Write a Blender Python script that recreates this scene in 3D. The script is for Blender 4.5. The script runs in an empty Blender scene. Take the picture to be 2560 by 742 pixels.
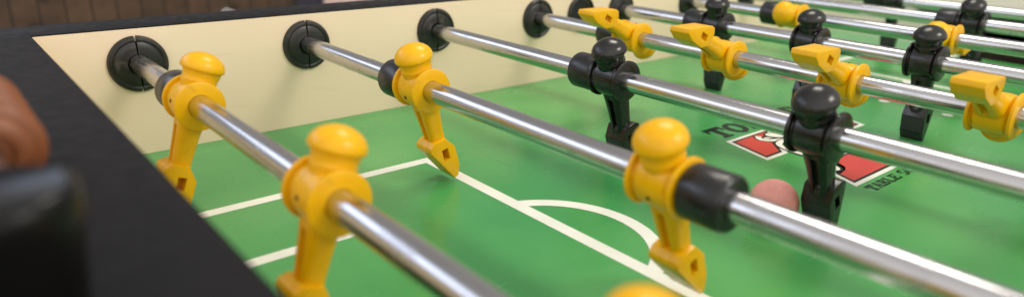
import bpy, bmesh, math, random
from mathutils import Vector, Matrix
random.seed(4)
R = math.radians
SC = bpy.context.scene
COL = SC.collection
K = 0.001                      # everything below is written in millimetres

# ------------------------------------------------------------------ camera
cam_d = bpy.data.cameras.new('camera'); cam = bpy.data.objects.new('camera', cam_d); COL.objects.link(cam)
cam_d.sensor_width = 36.0; cam_d.lens = 24.92; cam_d.shift_y = 0.01086
cam_d.clip_start = 0.01; cam_d.clip_end = 60
right = Vector((0.76987297, -0.63781042, 0.02221441)); down = Vector((-0.20424228, -0.27921061, -0.93825717))
fwd = Vector((0.6046327, 0.71780171, -0.34522456))
m = Matrix.Identity(4)
for i in range(3):
    m[i][0] = right[i]; m[i][1] = -down[i]; m[i][2] = -fwd[i]
m.translation = Vector((-63.65, -649.03, 215.84)) * K
cam.matrix_world = m
cam_d.dof.use_dof = True; cam_d.dof.focus_distance = 0.585; cam_d.dof.aperture_fstop = 4.0
SC.camera = cam

# ------------------------------------------------------------------ world, lamps, exposure
W = bpy.data.worlds.new('World'); SC.world = W; W.use_nodes = True
nt = W.node_tree; N = nt.nodes; L = nt.links
bg = N['Background']
tc = N.new('ShaderNodeTexCoord'); sep = N.new('ShaderNodeSeparateXYZ'); mr = N.new('ShaderNodeMapRange')
L.new(tc.outputs['Generated'], sep.inputs[0]); L.new(sep.outputs['Z'], mr.inputs['Value'])
mr.inputs['From Min'].default_value = -1; mr.inputs['From Max'].default_value = 1
rp = N.new('ShaderNodeValToRGB'); L.new(mr.outputs[0], rp.inputs[0])
e = rp.color_ramp.elements
e[0].position = 0.0; e[0].color = (0.05, 0.04, 0.03, 1)
e[1].position = 1.0; e[1].color = (0.60, 0.58, 0.56, 1)
for p, c in ((0.40, (0.18, 0.165, 0.15, 1)), (0.52, (0.62, 0.58, 0.53, 1)), (0.75, (0.60, 0.58, 0.56, 1))):
    q = e.new(p); q.color = c
dt = N.new('ShaderNodeVectorMath'); dt.operation = 'DOT_PRODUCT'; L.new(tc.outputs['Generated'], dt.inputs[0]); dt.inputs[1].default_value = (0.45, 0.89, 0)
my = N.new('ShaderNodeMapRange'); L.new(dt.outputs['Value'], my.inputs['Value'])      # added boost behind the camera that lights the walls
my.inputs['From Min'].default_value = -1; my.inputs['From Max'].default_value = 0.6
my.inputs['To Min'].default_value = 2.3; my.inputs['To Max'].default_value = 0.50
vm = N.new('ShaderNodeVectorMath'); vm.operation = 'SCALE'; L.new(rp.outputs[0], vm.inputs[0]); L.new(my.outputs[0], vm.inputs['Scale'])
L.new(vm.outputs[0], bg.inputs['Color']); bg.inputs['Strength'].default_value = 1.02

def area(name, loc, target, sx, sy, power, col):
    l = bpy.data.lights.new(name, 'AREA'); l.shape = 'RECTANGLE'; l.size = sx; l.size_y = sy; l.energy = power; l.color = col
    o = bpy.data.objects.new(name, l); COL.objects.link(o)
    o.location = loc; o.rotation_euler = (Vector(target) - Vector(loc)).to_track_quat('-Z', 'Y').to_euler()
    return o
area('overhead_area_light', (0.95, 0.02, 1.50), (0.45, -0.35, 0.0), 0.55, 0.42, 9.0, (1.0, 0.93, 0.82))
area('overhead_area_light', (1.05, -1.75, 1.45), (0.60, -0.10, 0.05), 0.75, 0.55, 14, (1.0, 0.95, 0.86))  # added fill lamp on the camera side to brighten the cream wall
area('window_light', (-0.80, 0.92, 1.00), (0.3, -0.40, 0.08), 1.8, 0.50, 6.5, (0.66, 0.76, 1.0))
SC.view_settings.view_transform = 'Standard'; SC.view_settings.look = 'None'
SC.view_settings.gamma = 1; SC.view_settings.use_curve_mapping = False; SC.view_settings.exposure = 0.20
SC.cycles.max_bounces = 10; SC.cycles.glossy_bounces = 5

# ------------------------------------------------------------------ materials
def mat(name, col, rough=0.5, metal=0.0, noise=None, bump=None, rvar=None, coat=0.0, sss=0.0, spec=None):
    M = bpy.data.materials.new(name); M.use_nodes = True
    n = M.node_tree.nodes; l = M.node_tree.links; b = n['Principled BSDF']
    b.inputs['Base Color'].default_value = (*col, 1); b.inputs['Roughness'].default_value = rough
    b.inputs['Metallic'].default_value = metal
    if coat: b.inputs['Coat Weight'].default_value = coat; b.inputs['Coat Roughness'].default_value = 0.12
    if sss:
        b.inputs['Subsurface Weight'].default_value = sss; b.inputs['Subsurface Scale'].default_value = 0.003
        b.inputs['Subsurface Radius'].default_value = (1.0, 0.45, 0.1)
    if spec is not None: b.inputs['Specular IOR Level'].default_value = spec
    tcn = n.new('ShaderNodeTexCoord')
    def nz(scale, detail=4, dist=0.0, stretch=None):
        t = n.new('ShaderNodeTexNoise'); t.inputs['Scale'].default_value = scale; t.inputs['Detail'].default_value = detail
        t.inputs['Distortion'].default_value = dist
        if stretch:
            mp = n.new('ShaderNodeMapping'); mp.inputs['Scale'].default_value = stretch
            l.new(tcn.outputs['Object'], mp.inputs[0]); l.new(mp.outputs[0], t.inputs['Vector'])
        else: l.new(tcn.outputs['Object'], t.inputs['Vector'])
        return t
    if noise:                                   # (scale, second colour, lo, hi)
        t = nz(noise[0], 5); r = n.new('ShaderNodeValToRGB'); l.new(t.outputs['Fac'], r.inputs[0])
        r.color_ramp.elements[0].position = noise[2]; r.color_ramp.elements[0].color = (*col, 1)
        r.color_ramp.elements[1].position = noise[3]; r.color_ramp.elements[1].color = (*noise[1], 1)
        l.new(r.outputs[0], b.inputs['Base Color'])
    if rvar:                                    # (scale, lo, hi, stretch)
        t = nz(rvar[0], 2, 0.0, rvar[3] if len(rvar) > 3 else None); r = n.new('ShaderNodeMapRange'); l.new(t.outputs['Fac'], r.inputs['Value'])
        r.inputs['From Min'].default_value = 0.3; r.inputs['From Max'].default_value = 0.7
        r.inputs['To Min'].default_value = rvar[1]; r.inputs['To Max'].default_value = rvar[2]
        l.new(r.outputs[0], b.inputs['Roughness'])
    if bump:                                    # (scale, strength, distance)
        t = nz(bump[0], 4); bp = n.new('ShaderNodeBump'); bp.inputs['Strength'].default_value = bump[1]; bp.inputs['Distance'].default_value = bump[2]
        l.new(t.outputs['Fac'], bp.inputs['Height']); l.new(bp.outputs[0], b.inputs['Normal'])
    return M

M_YEL = mat('yellow_plastic', (0.82, 0.435, 0.001), 0.30, spec=0.34, noise=(60, (0.76, 0.38, 0.002), 0.45, 0.75), rvar=(90, 0.24, 0.40), bump=(500, 0.08, 0.0004))
M_BLK = mat('black_plastic', (0.007, 0.0075, 0.007), 0.24, rvar=(80, 0.17, 0.34), bump=(500, 0.08, 0.0004), noise=(120, (0.016, 0.015, 0.013), 0.5, 0.8))
M_FOOTB = mat('black_textured_toe', (0.028, 0.029, 0.032), 0.55, bump=(1500, 0.4, 0.0004))
M_RUB = mat('black_rubber', (0.009, 0.009, 0.010), 0.32, rvar=(60, 0.26, 0.40), bump=(600, 0.1, 0.0003))
M_CHR = mat('chromed_steel', (0.57, 0.565, 0.575), 0.17, 1.0, rvar=(40, 0.14, 0.24, (30, 0.6, 30)))
M_DARK = mat('recess_shade_black', (0.008, 0.007, 0.006), 0.7)  # near-black that stands in for shade inside holes and slots
M_CREAM_LIT = mat('cream_laminate_lit', (0.88, 0.80, 0.70), 0.38, noise=(5, (0.84, 0.76, 0.66), 0.35, 0.7), rvar=(14, 0.32, 0.50))  # lighter copy of the cream laminate, extra brightness painted in for the far end
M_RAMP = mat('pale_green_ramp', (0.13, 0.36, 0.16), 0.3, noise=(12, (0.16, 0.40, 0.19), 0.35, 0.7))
M_CREAM = mat('cream_laminate', (0.89, 0.715, 0.52), 0.38, noise=(5, (0.86, 0.68, 0.49), 0.35, 0.7), rvar=(14, 0.32, 0.50), bump=(900, 0.05, 0.0002))
M_RAIL = mat('black_rail_laminate', (0.008, 0.0078, 0.009), 0.5, noise=(260, (0.0105, 0.010, 0.0115), 0.45, 0.7), rvar=(120, 0.42, 0.6), spec=0.14, bump=(1400, 0.06, 0.0002))
M_BEAR = mat('bearing_nylon', (0.011, 0.011, 0.009), 0.38, noise=(90, (0.028, 0.025, 0.019), 0.45, 0.8), rvar=(70, 0.28, 0.5), bump=(400, 0.15, 0.0004))
M_GREEN = mat('green_playfield', (0.046, 0.29, 0.078), 0.24, noise=(6, (0.100, 0.37, 0.098), 0.33, 0.68), rvar=(11, 0.20, 0.34))
M_WHITE = mat('white_line_paint', (0.84, 0.85, 0.74), 0.28, noise=(30, (0.76, 0.77, 0.66), 0.4, 0.7))
M_RED = mat('red_print', (0.62, 0.045, 0.03), 0.28, noise=(30, (0.56, 0.035, 0.025), 0.4, 0.7))
M_INK = mat('black_print', (0.006, 0.012, 0.006), 0.3, spec=0.25)
M_BALL = mat('worn_pink_ball', (0.72, 0.30, 0.26), 0.62, noise=(45, (0.50, 0.18, 0.14), 0.45, 0.72), bump=(700, 0.35, 0.0004))
M_BEAD = mat('orange_bead', (0.25, 0.078, 0.022), 0.42, noise=(40, (0.17, 0.05, 0.015), 0.4, 0.7), sss=0.1)
M_FLOOR = mat('room_floor', (0.10, 0.08, 0.06), 0.5, noise=(2, (0.13, 0.10, 0.08), 0.4, 0.6))
M_NAVY = mat('navy_door_paint', (0.012, 0.013, 0.028), 0.5, noise=(4, (0.018, 0.018, 0.034), 0.4, 0.6))
M_CAB = mat('cabinet_black', (0.004, 0.004, 0.004), 0.30, spec=0.22, bump=(300, 0.1, 0.0003))

def wood_mat():
    M = bpy.data.materials.new('brown_knotty_board'); M.use_nodes = True
    n = M.node_tree.nodes; l = M.node_tree.links; b = n['Principled BSDF']; b.inputs['Roughness'].default_value = 0.7
    tcn = n.new('ShaderNodeTexCoord')
    mp = n.new('ShaderNodeMapping'); mp.inputs['Rotation'].default_value = (R(90), 0, 0); l.new(tcn.outputs['Object'], mp.inputs[0])
    br = n.new('ShaderNodeTexBrick'); l.new(mp.outputs[0], br.inputs['Vector'])
    # rotate so that the courses stand upright
    mp.inputs['Rotation'].default_value = (R(-90), 0, 0)
    sw = n.new('ShaderNodeSeparateXYZ'); cb = n.new('ShaderNodeCombineXYZ')
    l.new(tcn.outputs['Object'], sw.inputs[0]); l.new(sw.outputs['Z'], cb.inputs['X']); l.new(sw.outputs['X'], cb.inputs['Y'])
    l.new(cb.outputs[0], br.inputs['Vector'])
    br.inputs['Scale'].default_value = 1.0; br.inputs['Brick Width'].default_value = 0.31; br.inputs['Row Height'].default_value = 0.062
    br.inputs['Mortar Size'].default_value = 0.0035; br.inputs['Mortar Smooth'].default_value = 0.6
    br.inputs['Color1'].default_value = (0.066, 0.036, 0.017, 1); br.inputs['Color2'].default_value = (0.092, 0.050, 0.024, 1)
    br.inputs['Mortar'].default_value = (0.018, 0.009, 0.004, 1)
    vo = n.new('ShaderNodeTexVoronoi'); vo.inputs['Scale'].default_value = 11; l.new(tcn.outputs['Object'], vo.inputs['Vector'])
    kr = n.new('ShaderNodeValToRGB'); l.new(vo.outputs['Distance'], kr.inputs[0])
    kr.color_ramp.elements[0].position = 0.13; kr.color_ramp.elements[0].color = (0.42, 0.36, 0.32, 1)
    kr.color_ramp.elements[1].position = 0.24; kr.color_ramp.elements[1].color = (1, 1, 1, 1)
    mx = n.new('ShaderNodeMixRGB'); mx.blend_type = 'MULTIPLY'; mx.inputs[0].default_value = 1
    l.new(br.outputs['Color'], mx.inputs[1]); l.new(kr.outputs[0], mx.inputs[2])
    nz = n.new('ShaderNodeTexNoise'); nz.inputs['Scale'].default_value = 22; nz.inputs['Detail'].default_value = 5
    l.new(tcn.outputs['Object'], nz.inputs['Vector'])
    nr = n.new('ShaderNodeMapRange'); l.new(nz.outputs['Fac'], nr.inputs['Value']); nr.inputs['To Min'].default_value = 0.35; nr.inputs['To Max'].default_value = 1.45
    m2 = n.new('ShaderNodeMixRGB'); m2.blend_type = 'MULTIPLY'; m2.inputs[0].default_value = 1
    l.new(mx.outputs[0], m2.inputs[1]); l.new(nr.outputs[0], m2.inputs[2]); l.new(m2.outputs[0], b.inputs['Base Color'])
    return M
M_WOOD = wood_mat()
def tile_mat():
    M = bpy.data.materials.new('pale_pink_tile'); M.use_nodes = True
    n = M.node_tree.nodes; l = M.node_tree.links; b = n['Principled BSDF']; b.inputs['Roughness'].default_value = 0.5
    tcn = n.new('ShaderNodeTexCoord'); br = n.new('ShaderNodeTexBrick')
    sw = n.new('ShaderNodeSeparateXYZ'); cb = n.new('ShaderNodeCombineXYZ')
    l.new(tcn.outputs['Object'], sw.inputs[0]); l.new(sw.outputs['X'], cb.inputs['X']); l.new(sw.outputs['Z'], cb.inputs['Y']); l.new(cb.outputs[0], br.inputs['Vector'])
    br.inputs['Scale'].default_value = 1.0; br.inputs['Brick Width'].default_value = 0.06; br.inputs['Row Height'].default_value = 0.12; br.inputs['Mortar Size'].default_value = 0.002
    br.inputs['Color1'].default_value = (0.72, 0.52, 0.48, 1); br.inputs['Color2'].default_value = (0.80, 0.64, 0.58, 1); br.inputs['Mortar'].default_value = (0.35, 0.22, 0.2, 1)
    l.new(br.outputs['Color'], b.inputs['Base Color']); return M
M_TILE = tile_mat()

def wear(M, tint, stretch, scale, lo, hi, amt, rough_add=0.12):
    """scuffs and dull handling marks with a shape of their own, mixed over a material"""
    n = M.node_tree.nodes; l = M.node_tree.links; b = n['Principled BSDF']
    t = n.new('ShaderNodeTexNoise'); t.inputs['Scale'].default_value = scale; t.inputs['Detail'].default_value = 3; t.inputs['Distortion'].default_value = 0.6
    tcn = n.new('ShaderNodeTexCoord'); mp = n.new('ShaderNodeMapping'); mp.inputs['Scale'].default_value = stretch; mp.inputs['Rotation'].default_value = (0, 0, R(17))
    l.new(tcn.outputs['Object'], mp.inputs[0]); l.new(mp.outputs[0], t.inputs['Vector'])
    mr_ = n.new('ShaderNodeMapRange'); l.new(t.outputs['Fac'], mr_.inputs['Value'])
    mr_.inputs['From Min'].default_value = lo; mr_.inputs['From Max'].default_value = hi; mr_.inputs['To Max'].default_value = amt
    mx = n.new('ShaderNodeMixRGB'); l.new(mr_.outputs[0], mx.inputs[0]); mx.inputs[2].default_value = (*tint, 1)
    src = b.inputs['Base Color'].links[0].from_socket if b.inputs['Base Color'].links else None
    if src: l.new(src, mx.inputs[1])
    else: mx.inputs[1].default_value = b.inputs['Base Color'].default_value
    l.new(mx.outputs[0], b.inputs['Base Color'])
    if b.inputs['Roughness'].links:
        ad = n.new('ShaderNodeMath'); ad.operation = 'MULTIPLY_ADD'; l.new(mr_.outputs[0], ad.inputs[0]); ad.inputs[1].default_value = rough_add / max(amt, 0.01)
        l.new(b.inputs['Roughness'].links[0].from_socket, ad.inputs[2]); l.new(ad.outputs[0], b.inputs['Roughness'])
wear(M_GREEN, (0.16, 0.42, 0.17), (1, 9, 1), 16, 0.60, 0.76, 0.10, 0.05)
wear(M_GREEN, (0.03, 0.20, 0.05), (7, 1, 1), 13, 0.60, 0.76, 0.10, 0.04)
wear(M_CREAM, (0.52, 0.42, 0.30), (1, 1, 7), 14, 0.62, 0.76, 0.15)
wear(M_YEL, (0.50, 0.24, 0.01), (1, 1, 2.5), 70, 0.60, 0.74, 0.40)
wear(M_BLK, (0.06, 0.058, 0.05), (1, 1, 2), 90, 0.60, 0.72, 0.35)
wear(M_RUB, (0.06, 0.06, 0.058), (1, 3, 1), 60, 0.58, 0.72, 0.4)
wear(M_BEAR, (0.09, 0.08, 0.06), (1, 1, 1), 110, 0.60, 0.70, 0.4)
wear(M_CHR, (0.46, 0.455, 0.46), (1, 1, 1), 45, 0.54, 0.66, 0.5, 0.10)
wear(M_BALL, (0.34, 0.13, 0.11), (1, 2, 1), 110, 0.60, 0.72, 0.22)
wear(M_RAIL, (0.03, 0.029, 0.03), (1, 6, 1), 30, 0.62, 0.74, 0.35)

# ------------------------------------------------------------------ mesh helpers (mm)
def link(name, bm, mats, parent=None, sharp=35, scale=True):
    me = bpy.data.meshes.new(name)
    if scale: bmesh.ops.scale(bm, vec=(K, K, K), verts=bm.verts)
    bmesh.ops.recalc_face_normals(bm, faces=bm.faces)
    bm.to_mesh(me); bm.free()
    for mm in (mats if isinstance(mats, (list, tuple)) else [mats]): me.materials.append(mm)
    me.polygons.foreach_set('use_smooth', [True] * len(me.polygons))
    me.set_sharp_from_angle(angle=R(sharp))
    o = bpy.data.objects.new(name, me); COL.objects.link(o)
    if parent: o.parent = parent
    return o
def empty(name, loc, label=None, cat=None, group=None):
    o = bpy.data.objects.new(name, None); COL.objects.link(o); o.location = Vector(loc) * K
    o.empty_display_size = 0.05
    if label: o['label'] = label; o['category'] = cat
    if group: o['group'] = group
    return o
def tag(o, label=None, cat=None, group=None, kind=None):
    for k_, v in (('label', label), ('category', cat), ('group', group), ('kind', kind)):
        if v: o[k_] = v
    return o
def box(bm, x0, x1, y0, y1, z0, z1, bev=0.0, mi=0, seg=2):
    vs = [bm.verts.new((x, y, z)) for x in (x0, x1) for y in (y0, y1) for z in (z0, z1)]
    idx = [(0, 1, 3, 2), (4, 6, 7, 5), (0, 4, 5, 1), (2, 3, 7, 6), (0, 2, 6, 4), (1, 5, 7, 3)]
    fs = [bm.faces.new([vs[i] for i in f]) for f in idx]
    for f in fs: f.material_index = mi
    if bev:
        ed = {e_ for f in fs for e_ in f.edges}
        r = bmesh.ops.bevel(bm, geom=list(ed), offset=bev, segments=seg, affect='EDGES', profile=0.5)
        for f in r['faces']: f.material_index = mi
def lathe(bm, prof, axis='Y', n=48, c=(0, 0, 0), sx=1.0, a0=0.0, a1=2 * math.pi, mi=0, close=True, sxf=None):
    """prof = [(t along the axis, r)]"""
    full = abs(a1 - a0 - 2 * math.pi) < 1e-6
    rings = []; steps = n if full else n + 1
    for t, r in prof:
        ring = []
        for i in range(steps):
            a = a0 + (a1 - a0) * i / n; u, v = math.cos(a) * r, math.sin(a) * r
            if sxf: u *= sxf(u, t)
            else: u *= sx
            p = {'Y': (u, t, v), 'Z': (u, v, t), 'X': (t, u, v)}[axis]
            ring.append(bm.verts.new((p[0] + c[0], p[1] + c[1], p[2] + c[2])))
        rings.append(ring)
    m_ = steps if full else steps - 1
    for j in range(len(rings) - 1):
        for i in range(m_):
            i2 = (i + 1) % steps
            f = bm.faces.new((rings[j][i], rings[j][i2], rings[j + 1][i2], rings[j + 1][i])); f.material_index = mi
    if close:
        if full:
            for rg in (rings[0], rings[-1]):
                f = bm.faces.new(rg); f.material_index = mi
        else:
            for k_ in (0, -1):
                f = bm.faces.new([rg[k_] for rg in rings]); f.material_index = mi
    return rings
def poly(bm, pts, z, mi=0):
    f = bm.faces.new([bm.verts.new((x, y, z)) for x, y in pts]); f.material_index = mi
    if f.calc_area() and len(pts) > 4: bmesh.ops.triangulate(bm, faces=[f])
def offset(pts, dd):
    A = sum(pts[i][0] * pts[(i + 1) % len(pts)][1] - pts[(i + 1) % len(pts)][0] * pts[i][1] for i in range(len(pts)))
    s = 1 if A > 0 else -1; out = []
    for i in range(len(pts)):
        p0, p1, p2 = Vector(pts[i - 1]), Vector(pts[i]), Vector(pts[(i + 1) % len(pts)])
        d1 = (p1 - p0).normalized(); d2 = (p2 - p1).normalized()
        n1 = Vector((d1.y, -d1.x)) * s; n2 = Vector((d2.y, -d2.x)) * s
        b = (n1 + n2); k_ = dd / max(0.35, (b.length / 2)); b.normalize()
        out.append(tuple(p1 + b * k_))
    return out
def strip(bm, pts, w, z, mi=0):
    """a flat stroke of width w along pts"""
    L_, R_ = [], []
    for i, p in enumerate(pts):
        a = Vector(pts[max(0, i - 1)]); b = Vector(pts[min(len(pts) - 1, i + 1)]); t = (b - a).normalized(); nn = Vector((-t.y, t.x)) * (w / 2)
        L_.append(bm.verts.new((p[0] + nn.x, p[1] + nn.y, z))); R_.append(bm.verts.new((p[0] - nn.x, p[1] - nn.y, z)))
    for i in range(len(pts) - 1):
        f = bm.faces.new((L_[i], R_[i], R_[i + 1], L_[i + 1])); f.material_index = mi
def smooth_path(pts, n=8):
    out = []
    P = [pts[0]] + list(pts) + [pts[-1]]
    for i in range(1, len(P) - 2):
        for k_ in range(n):
            t = k_ / n; a, b, c, d_ = [Vector(q) for q in P[i - 1:i + 3]]
            v = 0.5 * ((2 * b) + (c - a) * t + (2 * a - 5 * b + 4 * c - d_) * t * t + (3 * b - a - 3 * c + d_) * t ** 3)
            out.append((v.x, v.y))
    out.append(tuple(pts[-1])); return out
def cut(o, cutter_bm, solver='EXACT'):
    me = bpy.data.meshes.new('cutter'); bmesh.ops.scale(cutter_bm, vec=(K, K, K), verts=cutter_bm.verts)
    bmesh.ops.recalc_face_normals(cutter_bm, faces=cutter_bm.faces); cutter_bm.to_mesh(me); cutter_bm.free()
    c = bpy.data.objects.new('cutter', me); COL.objects.link(c)
    md = o.modifiers.new('b', 'BOOLEAN'); md.operation = 'DIFFERENCE'; md.solver = solver; md.object = c
    dg = bpy.context.evaluated_depsgraph_get(); new = bpy.data.meshes.new_from_object(o.evaluated_get(dg))
    o.modifiers.clear(); o.data = new
    bpy.data.objects.remove(c); new.set_sharp_from_angle(angle=R(32))

# ------------------------------------------------------------------ layout constants
S = 149.2; X0 = 70.86; H = 79.63; TOP = 109.3; LEN = 1189.0; WID = 686.0
rx = lambda k_: X0 + (k_ - 1) * S

# ------------------------------------------------------------------ setting behind the table
b = bmesh.new(); box(b, -5000, 6000, -4000, 4000, -884, -880)
tag(link('floor', b, M_FLOOR), kind='structure')
b = bmesh.new(); box(b, -1500, 893, 1600, 1640, -880, 300)  # wall cut short so the rods reflect brighter surroundings above it
tag(link('wood_wall', b, M_WOOD), 'dark brown knotty board wall behind the far rail', 'wall')
dr = empty('navy_door', (944, 1605, -880), 'dark navy door strip between the brown boards and the pale tiles', 'door')
b = bmesh.new(); box(b, -48, 48, 0, 40, 0, 1200, 3); link('door_panel', b, M_NAVY, dr)
b = bmesh.new(); lathe(b, [(0, 9), (6, 9), (10, 22), (26, 26), (36, 20), (40, 0.5)], 'Y', 24); bmesh.ops.rotate(b, verts=b.verts, cent=(0, 0, 0), matrix=Matrix.Rotation(R(180), 3, 'Z'))
bmesh.ops.translate(b, verts=b.verts, vec=(22, 0, 1000)); link('handle', b, M_CHR, dr)
b = bmesh.new(); box(b, 994, 2600, 1595, 1640, -880, 300)
tag(link('tiled_wall', b, M_TILE), 'low pale pink tiled wall beyond the far rail, right of the navy door', 'wall')

# ------------------------------------------------------------------ the table
T = empty('foosball_table', (594, -343, -880), 'green foosball table with cream side walls and black rails', 'foosball table')
def tpart(name, bm, mats, sharp=35, parent=None):
    bmesh.ops.translate(bm, verts=bm.verts, vec=(-594, 343, 880)); return link(name, bm, mats, parent or T, sharp)

# playfield with its printed lines, emblem and lettering
b = bmesh.new(); box(b, 0, LEN, -WID, 0, -12, 0)
LW = 11.0; z1 = 0.15
def ln(x0, x1, y0, y1, z=z1): poly(b, [(x0, y0), (x1, y0), (x1, y1), (x0, y1)], z, 1)
for mir in (0, 1):
    fx = (lambda x: LEN - x) if mir else (lambda x: x)
    def lm(x0, x1, y0, y1, z=z1): a_, c_ = sorted((fx(x0), fx(x1))); ln(a_, c_, y0, y1, z)
    lm(249, 260, -530, -156)                                         # penalty box front
    lm(0, 248.9, -163, -152.5); lm(0, 248.9, -533.5, -523)
    lm(249, 260, -155.9, -152.5); lm(249, 260, -533.5, -530.1)
    lm(137, 147.5, -433, -253)                                       # goal box
    lm(0, 147.5, -252.9, -242.5); lm(0, 147.5, -443.5, -433.1)
    arc = [(fx(230 + 70.5 * math.cos(a)), -343 + 70.5 * math.sin(a)) for a in [R(-67 + 134 * i / 40) for i in range(41)]]
    strip(b, arc, LW, 0.22, 1)
    for yy in (-307, -377):
        poly(b, [(fx(389) + 6 * math.cos(t), yy + 6 * math.sin(t)) for t in [i * math.pi / 10 for i in range(20)]], z1, 1)
# emblem: four slanted red blocks rimmed black and white, white twister shape between them
TL = [(519, -291), (573, -290), (561, -298), (550, -296), (545, -303), (548, -312), (541, -319), (530, -331), (508, -331)]
BL = [(513, -410), (583, -410), (600, -384), (592, -376), (570, -374), (556, -376), (545, -381), (540, -389), (533, -393), (519, -395)]
TR = [(644, -300), (687, -300), (678, -332), (634, -332), (628, -322), (632, -310)]
for P in (TL, BL, TR):
    poly(b, offset(P, 7.2), 0.15, 1)
for P in (TL, BL, TR):
    poly(b, offset(P, 2.6), 0.30, 3); poly(b, P, 0.38, 2)
def blob(cx, cy, ra, rb, rot, z, mi):
    poly(b, [(cx + ra * math.cos(t) * math.cos(rot) - rb * math.sin(t) * math.sin(rot), cy + ra * math.cos(t) * math.sin(rot) + rb * math.sin(t) * math.cos(rot)) for t in [i * math.pi / 12 for i in range(24)]], z, mi)
sw1 = smooth_path([(553, -294), (547, -301), (553, -309), (566, -314), (582, -320), (600, -331), (612, -345)])
sw2 = smooth_path([(571, -317), (556, -317), (546, -322), (541, -335), (541, -352), (550, -366), (572, -370)])
#sw3 = smooth_path([(534, -398), (546, -393), (553, -384), (566, -372), (590, -360), (620, -352), (640, -346)])
for z_, w_, mi_ in ((0.44, 9.5, 3), (0.50, 6.0, 1)):
    strip(b, sw1, w_, z_, mi_); strip(b, sw2, w_, z_ + 0.12, mi_)
blob(571, -303, 13, 9, R(-35), 0.80, 3); blob(571, -303, 11, 7, R(-35), 0.86, 1)
blob(528, -382, 9.5, 11, R(-20), 0.60, 3); blob(528, -382, 7, 8.6, R(-20), 0.66, 1)
# slab lettering
def rect(x, y, w, h, tf): poly(b, [tf(x, y), tf(x + w, y), tf(x + w, y + h), tf(x, y + h)], 0.2, 3)
def ring(cx, cy, ra, rb, ia, ib, a0, a1, tf, n=22):
    o_ = [tf(cx + ra * math.cos(a0 + (a1 - a0) * i / n), cy + rb * math.sin(a0 + (a1 - a0) * i / n)) for i in range(n + 1)]
    q_ = [tf(cx + ia * math.cos(a0 + (a1 - a0) * i / n), cy + ib * math.sin(a0 + (a1 - a0) * i / n)) for i in range(n + 1)]
    for i in range(n): poly(b, [o_[i], o_[i + 1], q_[i + 1], q_[i]], 0.2, 3)
def quad(pts, tf): poly(b, [tf(*p) for p in pts], 0.2, 3)
def glyph(ch, ox, oy, w, h, slant=0.0):
    tf = lambda x, y: (ox + x * w + slant * y * h, oy + y * h)
    if ch == 'T':
        rect(0, .78, 1, .22, tf); rect(0, .6, .14, .179, tf); rect(.86, .6, .14, .179, tf); rect(.34, .14, .32, .639, tf); rect(.2, 0, .6, .139, tf)
    elif ch == 'O': ring(.5, .5, .5, .52, .2, .33, 0, 2 * math.pi, tf)
    elif ch == 'C': ring(.52, .5, .5, .52, .2, .33, R(48), R(312), tf); rect(.8, .62, .14, .3, tf)
    elif ch == 'L': rect(.12, .14, .26, .72, tf); rect(0, .861, .5, .139, tf); rect(0, 0, .95, .139, tf); rect(.8, .14, .15, .2, tf)
    elif ch == 'E':
        rect(.1, .15, .26, .7, tf); rect(0, .851, .95, .149, tf); rect(0, 0, .95, .149, tf); rect(.361, .42, .35, .16, tf); rect(.82, .15, .13, .16, tf); rect(.82, .69, .13, .16, tf)
    elif ch == 'D': rect(.1, .14, .26, .72, tf); rect(0, .861, .45, .139, tf); rect(0, 0, .45, .139, tf); ring(.451, .5, .54, .5, .25, .34, R(-90), R(90), tf)
    elif ch in 'RBP':
        rect(.1, .14, .26, .72, tf); rect(0, .861, .5, .139, tf); rect(0, 0, .48 if ch == 'R' else .5, .139, tf)
        ring(.5, .73, .42, .27, .14, .12, R(-90), R(90), tf); rect(.361, .46, .14, .14, tf)
        if ch == 'R': quad([(.5, .459), (.72, .5), (1.0, 0), (.68, 0)], tf)
        if ch == 'B': ring(.501, .24, .46, .24, .14, .1, R(-90), R(90), tf)
    elif ch == 'N':
        rect(.08, .12, .18, .76, tf); rect(0, 0, .36, .119, tf); rect(0, .881, .3, .119, tf); rect(.76, 0, .16, .88, tf); rect(.64, .881, .36, .119, tf)
        quad([(.261, .88), (.44, .88), (.759, .2), (.759, 0)], tf)
    elif ch == 'A':
        quad([(.1, .12), (.3, .12), (.56, 1), (.38, 1)], tf); quad([(.62, .12), (.9, .12), (.64, 1), (.565, .99)], tf)
        rect(0, 0, .36, .119, tf); rect(.56, 0, .44, .119, tf); rect(.33, .3, .33, .14, tf)
    elif ch == 'S':
        ring(.5, .73, .46, .29, .2, .13, R(20), R(255), tf); ring(.5, .27, .46, .29, .2, .13, R(-160), R(75), tf)
for i, ch in enumerate('TORNADO'): glyph(ch, 518 + i * 27.6, -277.5, 26.4, 28, 0.10)
xs = 506
for ch in 'TABLE SOCCER':
    if ch != ' ': glyph(ch, xs, -431.6, 9.9, 10.2)
    xs += 10.4 if ch != ' ' else 6
tpart('playfield', b, [M_GREEN, M_WHITE, M_RED, M_INK])

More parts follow.
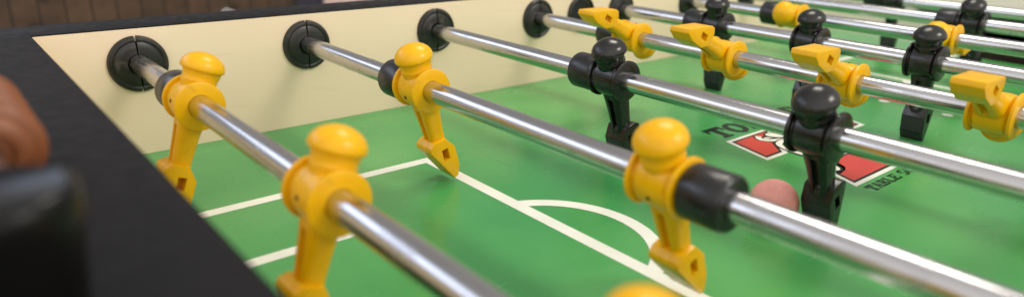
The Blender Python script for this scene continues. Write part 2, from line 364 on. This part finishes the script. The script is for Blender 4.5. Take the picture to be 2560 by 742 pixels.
# walls and rails
b = bmesh.new(); box(b, 0, LEN, 0.3, 45, -40, TOP - 1.2); tpart('side_wall', b, M_CREAM)
b = bmesh.new(); box(b, 0, LEN, -WID - 45, -WID - 0.3, -40, TOP - 1.2); tpart('side_wall', b, M_CREAM)
b = bmesh.new(); box(b, -150, LEN + 110, 0, 48, TOP - 1.1, TOP, 0.4); tpart('side_rail', b, M_RAIL)
b = bmesh.new(); box(b, -150, LEN + 110, -WID - 48, -WID, TOP - 1.1, TOP, 0.4); tpart('side_rail', b, M_RAIL)
b = bmesh.new(); box(b, -150, -0.2, -WID + 0.3, -0.3, TOP - 1.1, TOP, 0.4); tpart('end_rail', b, [M_RAIL])
def u_wall(b, x0, x1, zo, zt):
    P = [(-0.4, -12), (-0.4, zt), (-WID + .4, zt), (-WID + .4, -12), (-445, -12), (-445, zo), (-241, zo), (-241, -12)]
    A = [b.verts.new((x0, y, z)) for y, z in P]; B = [b.verts.new((x1, y, z)) for y, z in P]
    fa = b.faces.new(A); fb = b.faces.new(B[::-1])
    for i in range(len(P)): b.faces.new((A[i], B[i], B[(i + 1) % 8], A[(i + 1) % 8]))
    bmesh.ops.triangulate(b, faces=[fa, fb])
b = bmesh.new()
u_wall(b, -20, -0.4, 60, TOP - 1.2); tpart('end_wall', b, M_CREAM)
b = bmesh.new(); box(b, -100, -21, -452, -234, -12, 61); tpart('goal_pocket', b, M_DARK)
b = bmesh.new(); box(b, LEN + 0.2, LEN + 110, -WID + 0.3, -0.3, TOP - 1.1, TOP, 0.4); tpart('end_rail', b, M_RAIL)
b = bmesh.new()
u_wall(b, LEN, LEN + 20, 71, TOP - 1.2)
tpart('end_wall', b, M_CREAM_LIT)
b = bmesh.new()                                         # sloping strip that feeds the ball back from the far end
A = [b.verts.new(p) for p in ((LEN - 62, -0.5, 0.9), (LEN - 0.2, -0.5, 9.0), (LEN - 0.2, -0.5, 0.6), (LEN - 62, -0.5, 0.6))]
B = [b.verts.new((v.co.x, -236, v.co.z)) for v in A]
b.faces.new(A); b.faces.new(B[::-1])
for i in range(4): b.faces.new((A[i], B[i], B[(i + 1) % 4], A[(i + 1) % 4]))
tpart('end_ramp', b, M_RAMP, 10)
b = bmesh.new(); box(b, LEN + 21, LEN + 90, -448, -238, -12, 76); tpart('goal_pocket', b, mat('goal_mouth', (0.045, 0.022, 0.012), 0.6))
b = bmesh.new()                                         # cabinet shell under the playfield
box(b, -149, LEN + 109, -WID - 46, 46, -330, -41); box(b, -149, -101, -WID - 46, 46, -40.5, TOP - 3.5); box(b, LEN + 91, LEN + 109, -WID - 46, 46, -40.5, TOP - 3.5)
tpart('cabinet', b, M_CAB)
for lx in (-70, LEN + 30):
    for ly in (-WID + 30, -30):
        b = bmesh.new(); box(b, lx - 45, lx + 45, ly - 45, ly + 45, -880, -331, 3); tpart('leg', b, M_CAB)

# rod bearings on the far wall: two half shells with a slot between, raised inner cone
def bearing(x, hole=False):
    b = bmesh.new(); c = (x, 0, H - 0.7)
    pr = [(0.2, 23.6), (-2.4, 23.4), (-3.8, 22.4), (-4.2, 20.4), (-3.5, 19.6), (-3.2, 18.8), (-3.9, 17.8), (-4.6, 13.5), (-4.8, 9.2), (-4.4, 8.6), (0.2, 8.6)]
    if hole: pr = [(0.2, 23.0), (-3.0, 22.8), (-4.2, 21.2), (-3.8, 19.4), (0.0, 18.8), (6.0, 18.4)]
    g = R(2.6)
    lathe(b, pr, 'Y', 30, c, a0=R(-90) + g, a1=R(90) - g); lathe(b, pr, 'Y', 30, c, a0=R(90) + g, a1=R(270) - g)
    if hole: lathe(b, [(0.1, 18.3), (7.0, 18.2)], 'Y', 30, c, mi=1)
    else: lathe(b, [(0.1, 19.0), (-1.4, 19.0)], 'Y', 30, c, mi=1)
    return b
for k_ in range(1, 9):
    tpart('rod_bearing', bearing(rx(k_)), [M_BEAR, M_DARK])
o = tpart('ball_entry_ring', bearing(592, True), [M_BEAR, M_DARK]); o['label'] = 'dark round ball entry hole in the cream wall, without a rod'

# ------------------------------------------------------------------ one figure (rod axis = local y, head up, attacking side +x)
def sect(z, wy, wx, notch):
    """leg section: rounded rectangle with a notch of given depth in both x faces"""
    pts = []; r = min(wx, wy) * 0.34; nw = 2.6
    def q(cx, cy, a0):
        for i in range(5):
            a = a0 + R(90) * i / 4; pts.append((cx + r * math.cos(a), cy + r * math.sin(a)))
    hx, hy = wx / 2, wy / 2
    q(hx - r, hy - r, 0); q(-hx + r, hy - r, R(90))
    pts.extend([(-hx, nw), (-hx + notch, nw - .4), (-hx + notch, -nw + .4), (-hx, -nw)])
    q(-hx + r, -hy + r, R(180)); q(hx - r, -hy + r, R(270))
    pts.extend([(hx, -nw), (hx - notch, -nw + .4), (hx - notch, nw - .4), (hx, nw)])
    return [(x, y, z) for x, y in pts]
def make_figure(matl, toe_mat, front):
    b = bmesh.new()
    f = [(-15.0, 8.1), (-15.0, 15.8), (-14.5, 16.7), (-12.9, 16.8), (-12.2, 16.2), (-12.0, 13.4), (-11.3, 12.9), (-10.4, 13.6), (-9.4, 14.6), (-5, 15.0)]
    prof = f + [(-t, r) for t, r in reversed(f)]
    lathe(b, prof, 'Y', 56, close=False)
    # collar bridge where head and leg grow out of the barrel
    lathe(b, [(9.5, 10.6), (14.5, 11.6), (16.2, 11.9)], 'Z', 40, close=True)
    body = link('player_figure', b, matl, None, 32)
    b = bmesh.new()                                        # black plug in place of the shade in a barrel dimple
    lathe(b, [(front * 12.4, 1.35), (front * 15.15, 1.35)], 'X', 16, (0, 0, -2.0), mi=0)
    # no hole is cut, its shade is the black colour
    link('screw_hole_shade', b, M_DARK, body, 30)
    b = bmesh.new()
    def vis(u, t): return 1.04 if (u > 0 and t > 22) else 1.0
    lathe(b, [(15.5, 12.0), (17.5, 11.4), (19.5, 11.5), (21.5, 12.0), (22.6, 12.2), (22.7, 13.0), (22.9, 13.7), (23.6, 14.3), (24.8, 14.4), (27.0, 14.0), (29.6, 12.6), (31.9, 10.3), (33.6, 7.4), (34.7, 4.3), (35.2, 1.4), (35.3, 0.2)], 'Z', 48, sxf=vis)
    lathe(b, [(-10.2, 0.3), (-9.4, 4.0), (-7.2, 7.2), (-3.6, 9.4), (0, 10.2), (6.5, 10.2), (6.6, 0.3)], 'Z', 36, (3.2, 0, 21.5), sx=1.0)
    link('head', b, matl, body, 50)
    b = bmesh.new()
    secs = [(-8, 20, 16, .1), (-13.5, 20.5, 17, .1), (-17, 19.8, 16.6, .2), (-19, 19.3, 16, 3.6), (-30, 17.2, 14.4, 3.6), (-43, 15.0, 13.4, 3.2), (-46, 14.6, 13.6, .2), (-50, 13.0, 14.4, .1), (-53, 9.5, 14.6, .1)]
    rings = [[b.verts.new(p) for p in sect(*s)] for s in secs]
    for ring_, s_ in zip(rings, secs):
        if s_[0] < -40:
            for v in ring_: v.co.x += (-41 - s_[0]) * 0.16
    for a, c in zip(rings, rings[1:]):
        for i in range(len(a)): b.faces.new((a[i], a[(i + 1) % len(a)], c[(i + 1) % len(a)], c[i]))
    b.faces.new(rings[0]); b.faces.new(rings[-1])
    link('leg', b, matl, body, 40)
    b = bmesh.new()                                        # foot block: side profile pulled across the rod direction
    pr = [(-6.5, -43.4), (4.4, -43.6), (11.0, -53.6), (11.0, -69.5), (7.8, -78.6), (3.8, -79.6), (-11.6, -50.0), (-11.2, -46.4)]
    A = [b.verts.new((x, -10.6, z)) for x, z in pr]; B = [b.verts.new((x, 10.6, z)) for x, z in pr]
    b.faces.new(A); b.faces.new(B[::-1])
    for i in range(len(pr)):
        f_ = b.faces.new((A[i], B[i], B[(i + 1) % len(pr)], A[(i + 1) % len(pr)]))
        if 2 <= i <= 3: f_.material_index = 1
    bmesh.ops.bevel(b, geom=list(b.edges), offset=0.8, segments=2, affect='EDGES', profile=0.6)
    foot = link('foot', b, [matl, toe_mat], body, 32)
    for s in (-1, 1):
        cb = bmesh.new(); box(cb, -1.8, 4.0, s * 1.0, s * 14, -61, -51.5, 0.0); cut(foot, cb)
    return body
fig_y = make_figure(M_YEL, M_YEL, -1); fig_b = make_figure(M_BLK, M_FOOTB, 1)
protos = {'y': fig_y, 'b': fig_b}; used = {'y': False, 'b': False}
def place_figure(kind, root, y, twist=0.0):
    p = protos[kind]
    if not used[kind]: used[kind] = True; o = p
    else:
        o = p.copy(); COL.objects.link(o)
        for ch in list(p.children):
            c = ch.copy(); COL.objects.link(c); c.parent = o
    o.parent = root; o.location = (0, y * K, 0)
    o.rotation_euler = (0, R(twist), math.pi) if kind == 'b' else (0, R(twist), 0)      # set screws leave each one a degree or two off
    return o
def bumper_mesh():
    b = bmesh.new(); lathe(b, [(-12.6, 8.2), (-12.6, 13.4), (-11.6, 14.6), (-10.8, 15.0), (10.8, 15.0), (11.6, 14.6), (12.6, 13.4), (12.6, 8.2)], 'Y', 48, close=False); return b
bump0 = link('bumper', bumper_mesh(), M_RUB); bump_used = False
def place_bumper(root, y):
    global bump_used
    if not bump_used: bump_used = True; o = bump0
    else: o = bump0.copy(); COL.objects.link(o)
    o.parent = root; o.location = (0, y * K, 0)

DROP = {3: -1.2, 5: -0.8}
def rod(k_, kind, far, angle, men, bumps, label):
    """angle: degrees the heads lean towards +x"""
    root = empty('player_rod', (rx(k_), 0, H + DROP.get(k_, 0)), label, 'foosball rod', 'steel rods with players across the table')
    b = bmesh.new(); lathe(b, [(far, 0.3), (far, 6.6), (far - 1.4, 7.94), (-765, 7.94)], 'Y', 64); link('steel_bar', b, M_CHR, root, 40)
    for q in men:
        y, tw = q if isinstance(q, tuple) else (q, 0.0)
        place_figure(kind, root, y, -tw if kind == 'b' else tw)
    for y in bumps: place_bumper(root, y)
    root.rotation_euler = (0, R(angle), 0)
    return root
FB = 28.4
rod(1, 'y', 120, 17, [(-148, 3), -351, (-541, 7)], [-148 + FB], 'steel rod nearest the black end rail, carrying upright yellow players')
rod(2, 'y', 220, -18, [(-203, 3.5), (-437.5, -1)], [-203 + FB, -437.5 - FB], 'second steel rod from the end rail, with two yellow players leaning over the penalty box')
rod(3, 'b', 60, -22, [(-263, 4), (-441.5, -3.5), -623], [-263 + FB], 'third steel rod from the end rail, black players beside the pink ball and red emblem')
rod(4, 'y', 60, 118, [-152, -267, -383, -495.5], [-152 + FB], 'steel rod with yellow players swung up, feet raised above the bar')
rod(5, 'b', 60, -10, [-154, -272, -389.5, -508], [-154 + FB], 'steel rod of upright black players just behind the yellow players with raised feet')
rod(6, 'y', 60, -76, [-166, -349, -532], [-166 + FB], 'steel rod with yellow players tipped on their backs, behind the middle black players')
rod(7, 'b', 60, -26, [-328, -560], [-328 + FB], 'steel rod second from the far end, a black player with a long black bumper')
rod(8, 'b', 60, -14, [-165, -371, -577], [-165 + FB], 'farthest steel rod at the top edge, black goalkeeper by the far goal')

# ------------------------------------------------------------------ ball
b = bmesh.new(); bmesh.ops.create_uvsphere(b, u_segments=48, v_segments=32, radius=17.25)
o = link('ball', b, M_BALL, None, 180); o.location = Vector((377, -415, 17.4)) * K
tag(o, 'worn pink foosball on the green field at a black player\'s foot', 'ball')

# ------------------------------------------------------------------ score counter on the end rail
sc = empty('score_counter', (-46, -380, TOP), 'blurred score counter with orange beads and black bracket on the black end rail', 'score counter')
b = bmesh.new(); lathe(b, [(-62, 3.0), (150, 3.0)], 'Y', 20, (-7, 0, 19)); link('steel_bar', b, M_CHR, sc)
def bead_mesh():
    b = bmesh.new(); lathe(b, [(-5.5, 3.2), (-5.5, 6.5), (-7.5, 7.0), (-7.5, 9.5), (-6.4, 12.4), (-5.2, 12.6), (-4.4, 10.6), (-3.6, 10.8), (-3.2, 14.6), (-1.8, 16.8), (0, 17.2), (1.8, 16.8), (3.2, 14.6), (3.6, 10.8), (4.4, 10.6), (5.2, 12.6), (6.4, 12.4), (7.5, 9.5), (7.5, 3.2)], 'Y', 40, close=False); return b
first = None
for i, yy in enumerate((30, 50, 70, 90)):
    if first is None: first = link('bead', bead_mesh(), M_BEAD, sc, 60); o = first
    else: o = first.copy(); COL.objects.link(o)
    o.location = (-7 * K, yy * K, 19 * K)
b = bmesh.new(); lathe(b, [(0.1, 17.0), (28, 19.5), (33.5, 20.0), (36.0, 19.4), (37.0, 17.6), (36.0, 16.4), (35.8, 0.3)], 'Z', 48, (-13.5, -65, 0)); link('bracket', b, M_CAB, sc, 50)
